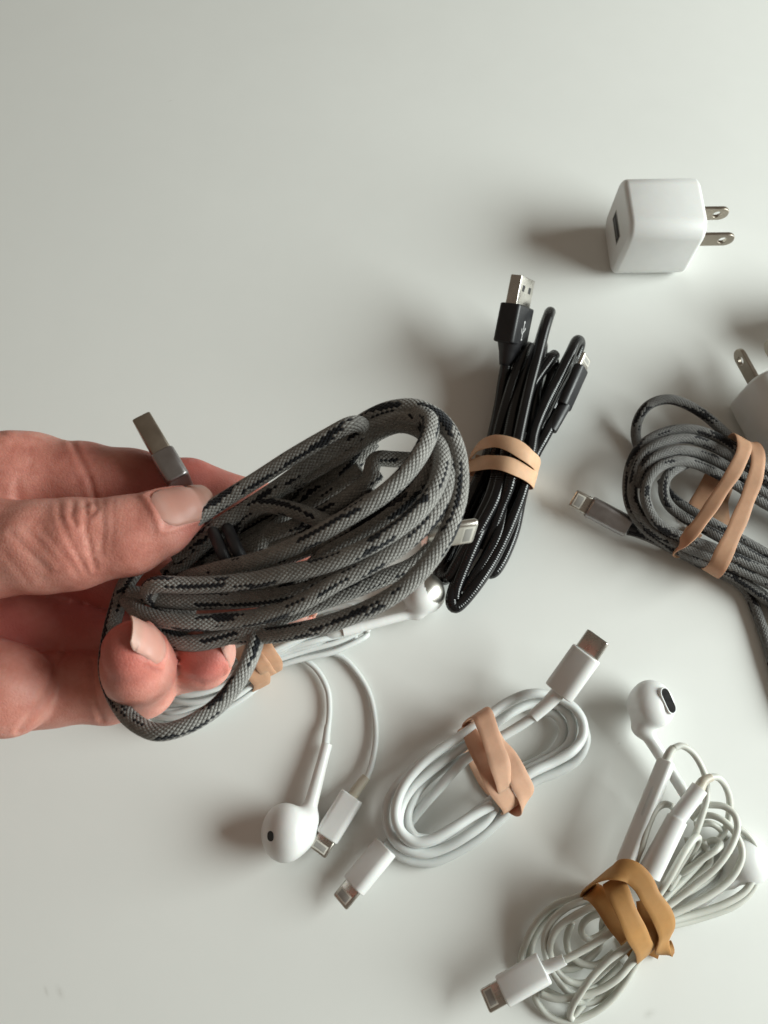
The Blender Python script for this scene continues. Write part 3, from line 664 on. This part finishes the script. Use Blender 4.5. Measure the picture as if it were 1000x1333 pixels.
pc = phone_plug(wc, (727, 902, 1.75), (764, 850, 2.3), math.radians(-20), 1.02, .58, .62, pad=False, tail=[(712, 917, 1.6), (694, 933, 1.45)], tail_r=.215, sq=.28)
for ch in list(pc.children):
    if ch.name.startswith("metal_tip"): bpy.data.objects.remove(ch)
A_, B_ = at(727, 902, 1.75), at(764, 850, 2.3); ax, ay, az = frame(A_, B_, math.radians(-20))
m = MB(); m.rbox(B_ - az * .05, ax, ay, az, .83, .26, .68, .128, 6, endr=.03); m.build("metal_tip", M['steel'], pc, B(wc))
m = MB(); m.rbox(B_ + az * .627, ax, ay, az, .70, .15, .008, .07, 5, endr=.002); m.build("opening", M['hole'], pc, B(wc))
phone_plug(wc, (503, 1102, .55), (460, 1154, .55), math.radians(28), .80, .52, .60)
band("peach rubber band wrapped across the middle of the white coiled cable", M['peach'], [
    [(612, 945, .3), (614, 935, 1.0), (626, 928, 1.7), (634, 945, 1.9), (644, 975, 2.0), (652, 1000, 2.0), (656, 1025, 1.7, .8), (660, 1045, 1.2, .7)],
    [(604, 952, .2, .8), (606, 946, .8, .8), (616, 962, 1.5, .85), (630, 992, 1.7, .9), (645, 1020, 1.7), (660, 1042, 1.5), (666, 1052, 1.0), (662, 1052, .4)],
    [(644, 950, 1.5, .6, -50), (650, 968, 1.7, .8, -30), (664, 990, 1.75), (676, 1015, 1.7), (684, 1032, 1.5), (684, 1046, 1.1, .9, -25), (676, 1052, .7, .8, -40), (668, 1050, .3, .8)],
    [(604, 955, .1), (618, 985, .12), (636, 1016, .12), (664, 1048, .1)],
], ((560, 1060), (740, 940)), .62)

# ------------------------------------------------------------------ earphones
GE = "white wired earphones"
def bud(parent, head, face, stem_a, stem_b, R=.80, stem_r=.17, mark=True, oval=None, hole=None, neck=.28, cap=None):
    """head: centre (px,py,h); face: direction the speaker looks; stem from stem_a (at head) to stem_b (cord end)"""
    c = at(*head); f = unit(face); a, b = at(*stem_a), at(*stem_b); bs = B(parent)
    u_ = unit(np.cross(f, unit(b - a))); 
    def fn(P):
        q = P - c; z = q @ f; rho = np.linalg.norm(q - z[:, None] * f, axis=1)
        s1 = np.sqrt((z / (R * .78)) ** 2 + (rho / R) ** 2); d = (s1 - 1) * R * .8
        zb = z + R * .45; back = np.sqrt((zb / (R * .75)) ** 2 + (rho / (R * .74)) ** 2); d = smin(d, (back - 1) * R * .72, .25)
        d = smin(d, cone(P, c - f * R * .35, a, R * .55, neck), .22)
        return smin(d, cone(P, a, b, neck * .62, stem_r), .16)
    pts = np.array([c - R * 1.4, c + R * 1.4, a, b]); V, Q = nets(fn, pts.min(0) - .45, pts.max(0) + .45, .075, relax=2)
    m = MB(); m.add(V, [tuple(q) for q in Q]); o = m.build("earbud", M['white'], parent, bs, auto=None)
    t = unit(b - a)
    # square-cut stem end
    m = MB(); C = np.array([b - t * .5, b - t * .2, b + t * .16]); C, uu = spline(C, .05); m.tube(C, uu, stem_r * 1.06, 18); m.build("stem_end", M['white'], o, bs)
    view = unit(CAM - (a + b) / 2); up = unit(view - t * np.dot(view, t))
    if mark:
        p = a + (b - a) * .86; rs = neck * .62 + (stem_r - neck * .62) * .86; side = np.cross(t, up)
        nn = unit(up * .93 + side * .25); m = MB(); m.rbox(p + nn * (rs - .018), unit(np.cross(nn, t)), nn, t, .045, .03, .30, .012, 2, endr=.006); m.build("side_mark", M['mark'], o, bs)
    def spot(dirv, wx, wy, name, mat, lift, up_ref, rim=None):
        d = unit(dirv); lo, hi = 0.0, R * 2
        for _ in range(40):
            md = (lo + hi) / 2
            if fn((c + d * md)[None])[0] < 0: lo = md
            else: hi = md
        p = c + d * lo; e = .01
        g = unit([fn((p + x_)[None])[0] - fn((p - x_)[None])[0] for x_ in np.eye(3) * e])
        y_ = unit(np.asarray(up_ref) - g * np.dot(up_ref, g)); x_ = np.cross(y_, g)
        if rim:
            m = MB(); m.rbox(p - g * .09, x_, y_, g, wx + rim, wy + rim, .12, (wx + rim) * .48, 6, endr=.03); m.build("speaker_rim", M['white'], o, bs)
        m = MB(); m.rbox(p - g * .05, x_, y_, g, wx, wy, .05 + lift, wx * .46, 5, endr=.012); m.build(name, mat, o, bs)
    if oval: spot(oval[0], oval[1], oval[2], "speaker_mesh", M[oval[4] if len(oval) > 4 else 'mesh'], .035, oval[3], .07)
    if cap:
        d = unit(cap); keep = np.all(((V - c) @ d)[Q] > R * .50, axis=1); used, inv = np.unique(Q[keep], return_inverse=True)
        m = MB(); m.add(V[used] + d * .012, [tuple(q) for q in inv.reshape(-1, 4)]); m.build("speaker_mesh", M['dullsteel'], o, bs, auto=None)
    if hole: spot(hole[0], hole[1], hole[2], "vent_hole", M['hole'], .012, hole[3])
    return o

ea = thing("earphones", "white earphones bundled under the hand, one bud and thin plug trailing below it", "earphones", at(380, 900, 0), GE)
bud(ea, (371, 1084, .85), (-.72, -.05, .55), (400, 1066, .55), (424, 975, .35), R=.86, hole=((-.50, -.10,   .80), .27, .29, (0, 1, 0)), neck=.37)
bud(ea, (552, 772, .62), (.30, .45, -.55), (543, 797, .6), (452, 821, .95), R=.74, neck=.27, cap=(.78, .30, .50))
for p in ([(424, 968, .35), (426, 952, .3), (427, 944, .28)], [(447, 822, .95), (436, 826, .95), (428, 828, .9)]):
    C, u = spline(px_path(p)); m = MB(); m.tube(C, u, np.linspace(.135, .115, len(C)), 14)
    m.build("strain_relief", M['whitecord'], ea, B(ea))
cord(ea, [
    [(427, 948, .25), (429, 925, .2), (427, 900, .2), (417, 878, .2), (402, 862, .25), (375, 848, .4), (345, 860, .5), (310, 880, .6), (270, 893, .8), (230, 905, .9), (215, 898, .8), (230, 888, .6), (280, 872, .4), (340, 850, .3)],
    [(477, 1014, .45), (484, 994, .3), (489, 965, .2), (488, 935, .15), (481, 904, .12), (466, 877, .12), (443, 854, .15), (410, 846, .3), (370, 852, .5), (330, 872, .7), (280, 900, .9), (240, 922, .9), (205, 926, .8), (190, 935, .6), (205, 945, .4), (245, 935, .3), (300, 905, .3), (345, 875, .3)],
    [(432, 828, .9), (405, 840, .9), (370, 850, .9), (340, 865, .9), (300, 890, 1.0), (260, 910, 1.1), (225, 915, 1.0), (205, 908, .8), (215, 897, .6), (260, 885, .5), (320, 862, .6), (370, 838, .8), (420, 815, .9), (452, 805, .9), (463, 797, .8), (455, 790, .6), (410, 798, .4), (360, 825, .4)],
    [(340, 860, 1.0), (375, 845, 1.0), (410, 835, 1.0), (440, 828, .8), (455, 825, .6), (462, 830, .4), (440, 840, .3), (400, 852, .25), (365, 860, .3)],
    [(345, 872, .7), (385, 860, .7), (430, 850, .6), (455, 840, .5), (474, 830, .4), (478, 825, .3), (470, 822, .15), (440, 835, .12), (400, 846, .12)],
    [(360, 845, .8), (390, 835, .9), (430, 818, .7), (470, 800, .5), (478, 790, .3), (462, 785, .15), (420, 800, .12)],
    [(350, 868, .4), (320, 890, .5), (290, 915, .4), (262, 932, .3), (235, 940, .25), (215, 940, .2)],
    [(352, 874, .3), (325, 895, .3), (300, 915, .2), (275, 930, .15), (240, 946, .12)],
    [(330, 865, 1.1), (290, 885, 1.2), (255, 895, 1.2), (232, 894, 1.1), (222, 886, .9), (240, 876, .7), (290, 862, .7)],
    [(340, 872, 1.0), (300, 895, 1.1), (260, 917, 1.0), (225, 928, .9), (205, 920, .7), (200, 912, .5), (230, 900, .4)],
    [(330, 880, 1.2), (295, 902, 1.3), (258, 914, 1.3), (228, 912, 1.2), (213, 900, 1.0), (222, 886, .8), (270, 868, .6), (325, 850, .6)],
    [(338, 884, .9), (305, 908, 1.0), (265, 926, 1.0), (226, 934, .9), (199, 930, .7), (188, 916, .5), (205, 902, .4), (260, 880, .3)],
    [(332, 862, 1.4), (298, 880, 1.5), (262, 892, 1.5), (240, 892, 1.4), (236, 884, 1.1), (260, 870, .9), (310, 850, .8)],
    [(345, 886, .5), (318, 908, .6), (280, 930, .6), (240, 945, .5), (206, 947, .4), (190, 938, .3), (200, 925, .2)],
    [(328, 872, 1.5), (290, 893, 1.6), (252, 904, 1.6), (226, 902, 1.5), (218, 892, 1.3), (240, 880, 1.1), (300, 858, 1.0)],
    [(350, 850, 1.3), (390, 832, 1.2), (430, 815, 1.1), (462, 806, .9), (474, 812, .7), (462, 822, .6), (420, 836, .6), (375, 852, .7)],
    [(352, 862, .9), (395, 848, .8), (438, 836, .7), (468, 822, .6), (482, 812, .5), (480, 802, .4), (455, 800, .3)],
    [(335, 858, 1.2), (365, 846, 1.2), (400, 828, 1.1), (440, 812, 1.0), (470, 812, .8), (480, 822, .6)],
], .100, M['whitecord'], n=12)
phone_plug(ea, (459, 1036, .5), (425, 1090, .5), math.radians(8), .78, .50, .52, tail=[(466, 1026, .5), (477, 1012, .45)], tailmat=M['relief'], tail_r=.17)
band("peach rubber band round the earphone cords just below the held cable", M['tan'], [
    [(336, 830, .1), (334, 827, 1.2), (340, 838, 2.1), (349, 855, 2.1), (357, 870, 1.3), (354, 877, .25), (345, 855, .06)],
    [(317, 846, .1), (315, 842, 1.2), (321, 853, 2.05), (331, 871, 2.05), (341, 887, 1.2), (337, 895, .25), (326, 870, .06)],
    [(322, 832, 1.2, .5), (331, 848, 2.16, .55), (342, 866, 2.16, .7), (351, 880, 1.2, .8)],
], ((250, 920), (420, 830)), .62)

eb = thing("earphones", "white earphones tied in a messy bundle in the bottom right corner", "earphones", at(850, 1180, 0), GE)
bud(eb, (850, 916, .95), (.45, .10, .75), (837, 946, .7), (892, 1034, .55), R=.76, neck=.37, stem_r=.17, oval=((.52, .06, .80), .40, .80, (-.42, .85, 0)))
bud(eb, (972, 1118, .45), (.2, .1, .8), (950, 1146, .35), (905, 1180, .35), R=.74, neck=.26, mark=False)
# in-line remote and cord splitter
A_, B_ = at(813, 1126, 1.4), at(868, 990, 1.5); ax, ay, az = frame(A_, B_, math.radians(-25))
m = MB(); m.rbox(A_, ax, ay, az, .52, .36, np.linalg.norm(B_ - A_), .12, 5, endr=.06); rem = m.build("remote", M['white'], eb, B(eb))
C, u = spline(px_path([(866, 994, 1.5), (872, 980, 1.55), (877, 974, 1.55)])); m = MB(); m.tube(C, u, np.linspace(.15, .12, len(C)), 14); m.build("strain_relief", M['ivorycord'], rem, B(eb))
m = MB(); m.rbox(A_ + az * 1.5 + ay * .165, ax, ay, az, .10, .04, .95, .04, 3, endr=.01); m.build("button", M['whitecord'], rem, B(eb))
A_, B_ = at(880, 1068, 1.8), at(911, 1026, 1.9)
m = MB(); C, u = spline([A_, (A_ + B_) / 2, B_]); m.tube(C, u, .25, 20); spl = m.build("cord_splitter", M['white'], eb, B(eb))
C, u = spline(px_path([(845, 1138, 1.5), (862, 1105, 1.7), (882, 1066, 1.8)])); m = MB(); m.tube(C, u, np.linspace(.34, .30, len(C)), 20); m.build("sleeve", M['white'], spl, B(eb))
C, u = spline(px_path([(910, 1027, 1.9), (916, 1017, 1.9), (926, 1012, 1.85)])); m = MB(); m.tube(C, u, np.linspace(.17, .12, len(C)), 14); m.build("strain_relief", M['relief'], spl, B(eb))
cord(eb, [
    [(877, 974, 1.55), (888, 971, 1.5), (902, 980, 1.4), (913, 997, 1.3), (919, 1015, 1.2), (920, 1040, 1.1), (914, 1062, 1.1), (906, 1085, 1.1), (895, 1110, 1.0), (870, 1150, 1.0)],
    [(924, 1012, 1.85), (934, 1012, 1.7), (943, 1021, 1.4), (949, 1036, 1.1), (950, 1052, .8), (946, 1075, .5), (935, 1095, .4), (900, 1135, .6), (860, 1175, .9)],
    [(830, 1150, 1.0), (826, 1128, 1.3), (836, 1100, 1.6), (845, 1072, 1.6), (854, 1054, 1.6), (866, 1047, 1.5), (877, 1052, 1.3), (885, 1068, 1.0)],
    [(854, 1170, 1.4), (870, 1146, 1.5), (888, 1114, 1.6), (902, 1094, 1.5), (909, 1090, 1.3), (908, 1098, 1.0), (895, 1120, .8), (870, 1160, .8)],
    [(860, 1186, 1.3), (880, 1172, 1.3), (905, 1152, 1.4), (932, 1130, 1.5), (951, 1104, 1.5), (960, 1080, 1.4), (957, 1062, 1.3), (945, 1051, 1.2), (930, 1048, 1.1), (916, 1050, 1.0), (900, 1066, .8)],
    [(860, 1195, 1.1), (885, 1186, 1.1), (920, 1168, 1.1), (948, 1148, 1.1), (963, 1126, 1.1), (966, 1106, 1.1), (958, 1086, 1.0), (944, 1070, .9), (928, 1062, .8), (912, 1062, .7)],
    [(870, 1200, .8), (905, 1190, .7), (945, 1176, .7), (972, 1158, .7), (986, 1130, .7), (985, 1106, .8), (974, 1088, .8), (962, 1078, .8)],
    [(870, 1206, .5), (910, 1196, .4), (955, 1180, .4), (978, 1160, .4), (989, 1135, .5)],
    [(880, 1140, .7), (895, 1132, .9), (918, 1116, 1.0), (934, 1105, 1.0), (938, 1098, .8), (928, 1094, .6), (910, 1105, .5), (890, 1125, .5)],
    [(905, 1074, .5), (925, 1072, .5), (940, 1082, .4), (948, 1100, .3), (940, 1125, .3), (915, 1150, .3), (880, 1170, .4)],
    [(895, 1090, .3), (898, 1110, .3), (895, 1135, .3), (880, 1160, .4)],
    [(915, 1095, .7), (925, 1120, .5), (905, 1145, .5), (875, 1172, .7)],
    # lower left loops
    [(735, 1250, 1.3), (768, 1232, 1.4), (800, 1211, 1.5), (825, 1192, 1.5)],
    [(835, 1215, 1.2), (817, 1232, 1.2), (795, 1248, 1.2), (780, 1262, 1.1), (766, 1278, 1.0), (755, 1294, .8), (745, 1311, .6), (742, 1322, .3), (746, 1326, .15), (756, 1312, .12), (780, 1285, .12), (810, 1255, .3)],
    [(840, 1235, .9), (822, 1254, .8), (804, 1274, .8), (778, 1290, .7), (748, 1298, .6), (722, 1300, .5), (704, 1294, .4)],
    [(838, 1240, .6), (826, 1258, .5), (813, 1280, .4), (794, 1303, .3), (768, 1321, .2), (739, 1330, .15), (714, 1322, .15), (699, 1304, .2), (696, 1290, .3)],
    [(780, 1168, 1.0), (757, 1174, 1.0), (736, 1183, 1.0), (717, 1201, .9), (709, 1222, .8), (711, 1245, .7), (722, 1269, .5), (738, 1290, .4), (756, 1300, .3)],
    [(790, 1176, 1.2), (768, 1182, 1.2), (745, 1194, 1.1), (726, 1209, 1.0), (717, 1227, .9), (717, 1245, .7), (727, 1266, .5), (745, 1279, .4), (768, 1278, .4), (795, 1255, .5), (820, 1230, .8)],
    [(800, 1186, 1.1), (783, 1188, 1.0), (765, 1196, .9), (757, 1208, .8), (760, 1219, .6), (770, 1223, .5), (785, 1215, .5), (800, 1200, .6)],
    [(775, 1160, .7), (750, 1168, .6), (720, 1180, .5), (697, 1203, .4), (683, 1232, .3), (678, 1258, .2), (690, 1285, .12)],
    [(770, 1166, .5), (735, 1180, .4), (706, 1203, .3), (692, 1232, .2), (690, 1262, .12), (705, 1285, .12), (735, 1300, .12), (770, 1305, .12), (800, 1285, .12), (825, 1255, .2)],
    [(745, 1200, .4), (738, 1222, .3), (742, 1242, .3), (757, 1254, .3), (778, 1256, .3), (800, 1240, .4)],
    [(800, 1180, .6), (785, 1200, .4), (784, 1222, .3), (775, 1240, .2), (750, 1260, .15), (725, 1262, .12)],
    [(835, 1228, .3), (815, 1260, .2), (790, 1282, .12), (760, 1288, .12)],
], .103, M['ivorycord'], n=12)
phone_plug(eb, (709, 1260, 1.1), (654, 1291, .9), math.radians(12), .84, .54, .58, tail=[(720, 1256, 1.2), (735, 1249, 1.3)], tail_r=.17)
band("amber rubber band twisted round the messy earphones at bottom right", M['amber'], [
    [(775, 1165, .1), (766, 1158, .8), (776, 1146, 1.6), (796, 1136, 2.1), (818, 1134, 2.3), (836, 1148, 2.35), (848, 1170, 2.3), (862, 1192, 2.1), (868, 1212, 1.7), (862, 1232, 1.1, .8), (866, 1242, .6, .6, 40), (872, 1236, .5, .5, 60), (868, 1228, .3, .5)],
    [(796, 1146, 1.9, .9), (804, 1160, 2.3), (815, 1186, 2.4), (828, 1214, 2.2), (838, 1234, 1.6), (840, 1244, .9), (834, 1244, .2), (815, 1215, .06)],
    [(766, 1160, .6), (776, 1164, 1.4), (790, 1180, 1.7), (804, 1200, 1.8), (816, 1222, 1.6, .8)],
    [(838, 1172, 1.5, .7), (846, 1196, 1.7, .9), (854, 1216, 1.5, .9), (862, 1230, 1.1, .8)],
    [(770, 1160, .08), (800, 1190, .06), (830, 1220, .06), (860, 1235, .1)],
], ((740, 1270), (930, 1110)), .64, .058)

# ------------------------------------------------------------------ wall chargers
def charger(label, px, py, yaw, L=2.75, W=2.62, Hh=2.62, port=True):
    base = at(px, py, 0); base[2] = 0
    t = thing("usb_charger", label, "charger", base, "white cube chargers"); t.rotation_euler = (0, 0, yaw)
    bs = base
    X, Y, Z = np.eye(3)
    def bld(m, name, mat, parent, **k): 
        return m.build(name, mat, parent, np.zeros(3), **k)
    m = MB(); m.rbox(np.array([-L / 2, 0, Hh / 2]), Y, Z, X, W, Hh, L, .64, 10, endr=.20)
    body = bld(m, "body", M['white'], t, auto=50)
    # recessed socket in the face away from the prongs
    m = MB(); m.rbox(np.array([-L / 2 - .012, 0, Hh / 2]), Y, Z, X, 1.22, .46, .05, .06, 3, endr=.01); port_o = bld(m, "usb_port", M['hole'], body)
    for sy, sz, ly, lz in ((0, .245, 1.3, .03), (0, -.245, 1.3, .03), (.625, 0, .03, .46), (-.625, 0, .03, .46)):
        m = MB(); m.rbox(np.array([-L / 2 - .016, sy, Hh / 2 + sz]), Y, Z, X, ly, lz, .05, .012, 2, endr=.004); bld(m, "port_lining", M['dullsteel'], body)
    m = MB(); m.rbox(np.array([-L / 2 - .018, 0, Hh / 2 - .06]), Y, Z, X, .98, .13, .05, .02, 2, endr=.006); bld(m, "contact_tongue", M['mark'], body)
    m = MB(); m.rbox(np.array([L / 2 - .02, 0, Hh / 2]), Y, Z, X, 2.0, 1.9, .045, .4, 6, endr=.02); bld(m, "end_cap", M['white'], body)
    for s_ in (-.635, .635):
        # blade: a flat plate with a through hole and nipped end
        bm_v = []; Lp, Wp, Tp = 1.62, .63, .15
        out = [(0, -Wp / 2), (Lp - .22, -Wp / 2), (Lp - .04, -Wp / 2 + .13), (Lp, -Wp / 2 + .22), (Lp, Wp / 2 - .22), (Lp - .04, Wp / 2 - .13), (Lp - .22, Wp / 2), (0, Wp / 2)]
        nh = 24; hc = (Lp - .46, 0); hr = .16
        hole = [(hc[0] + hr * math.cos(2 * math.pi * k / nh), hc[1] + hr * math.sin(2 * math.pi * k / nh)) for k in range(nh)]
        # outer ring resampled radially round the hole so that the face is a clean annulus
        def ray(k):
            a = 2 * math.pi * k / nh; d = np.array([math.cos(a), math.sin(a)]); best = 9
            for (p, q) in zip(out, out[1:] + out[:1]):
                p, q = np.array(p) - hc, np.array(q) - hc; e = q - p; den = d[0] * e[1] - d[1] * e[0]
                if abs(den) < 1e-9: continue
                tt = (p[0] * e[1] - p[1] * e[0]) / den; uu = (p[0] * d[1] - p[1] * d[0]) / den
                if tt > 0 and -1e-6 <= uu <= 1 + 1e-6: best = min(best, tt)
            return (hc[0] + d[0] * best, hc[1] + d[1] * best)
        ring = [ray(k) for k in range(nh)]
        m = MB(); Vv = []
        for yy in (-Tp / 2, Tp / 2):
            for lst in (hole, ring):
                for (a, b) in lst: Vv.append((L / 2 - .02 + a, s_ + yy, Hh / 2 + b))
        Fc = []
        for k in range(nh):
            j = (k + 1) % nh
            Fc += [(k, j, nh + j, nh + k), (2 * nh + j, 2 * nh + k, 3 * nh + k, 3 * nh + j), (nh + k, nh + j, 3 * nh + j, 3 * nh + k), (j, k, 2 * nh + k, 2 * nh + j)]
        m.add(Vv, Fc); ob = bld(m, "prong", M['bronze'], t, auto=30)
        bv = ob.modifiers.new("edge", 'BEVEL'); bv.width = .02 * S; bv.segments = 2; bv.limit_method = 'ANGLE'
    return t
charger("white cube charger lying whole in view at upper right with both prongs showing", 836, 327, math.radians(1), 2.98, 2.80, 2.95)
charger("white cube charger cut off by the right edge, one prong pointing up left", 1006, 562, math.radians(108), 2.9, 2.75, 2.8)
charger("unseen white cube charger added beyond the right edge to cast the shadow in view", 1085, 440, math.radians(10))  # added out of view, only to throw its shadow into the frame
for o in list(bpy.data.objects):
    if '_b' in o: del o['_b']
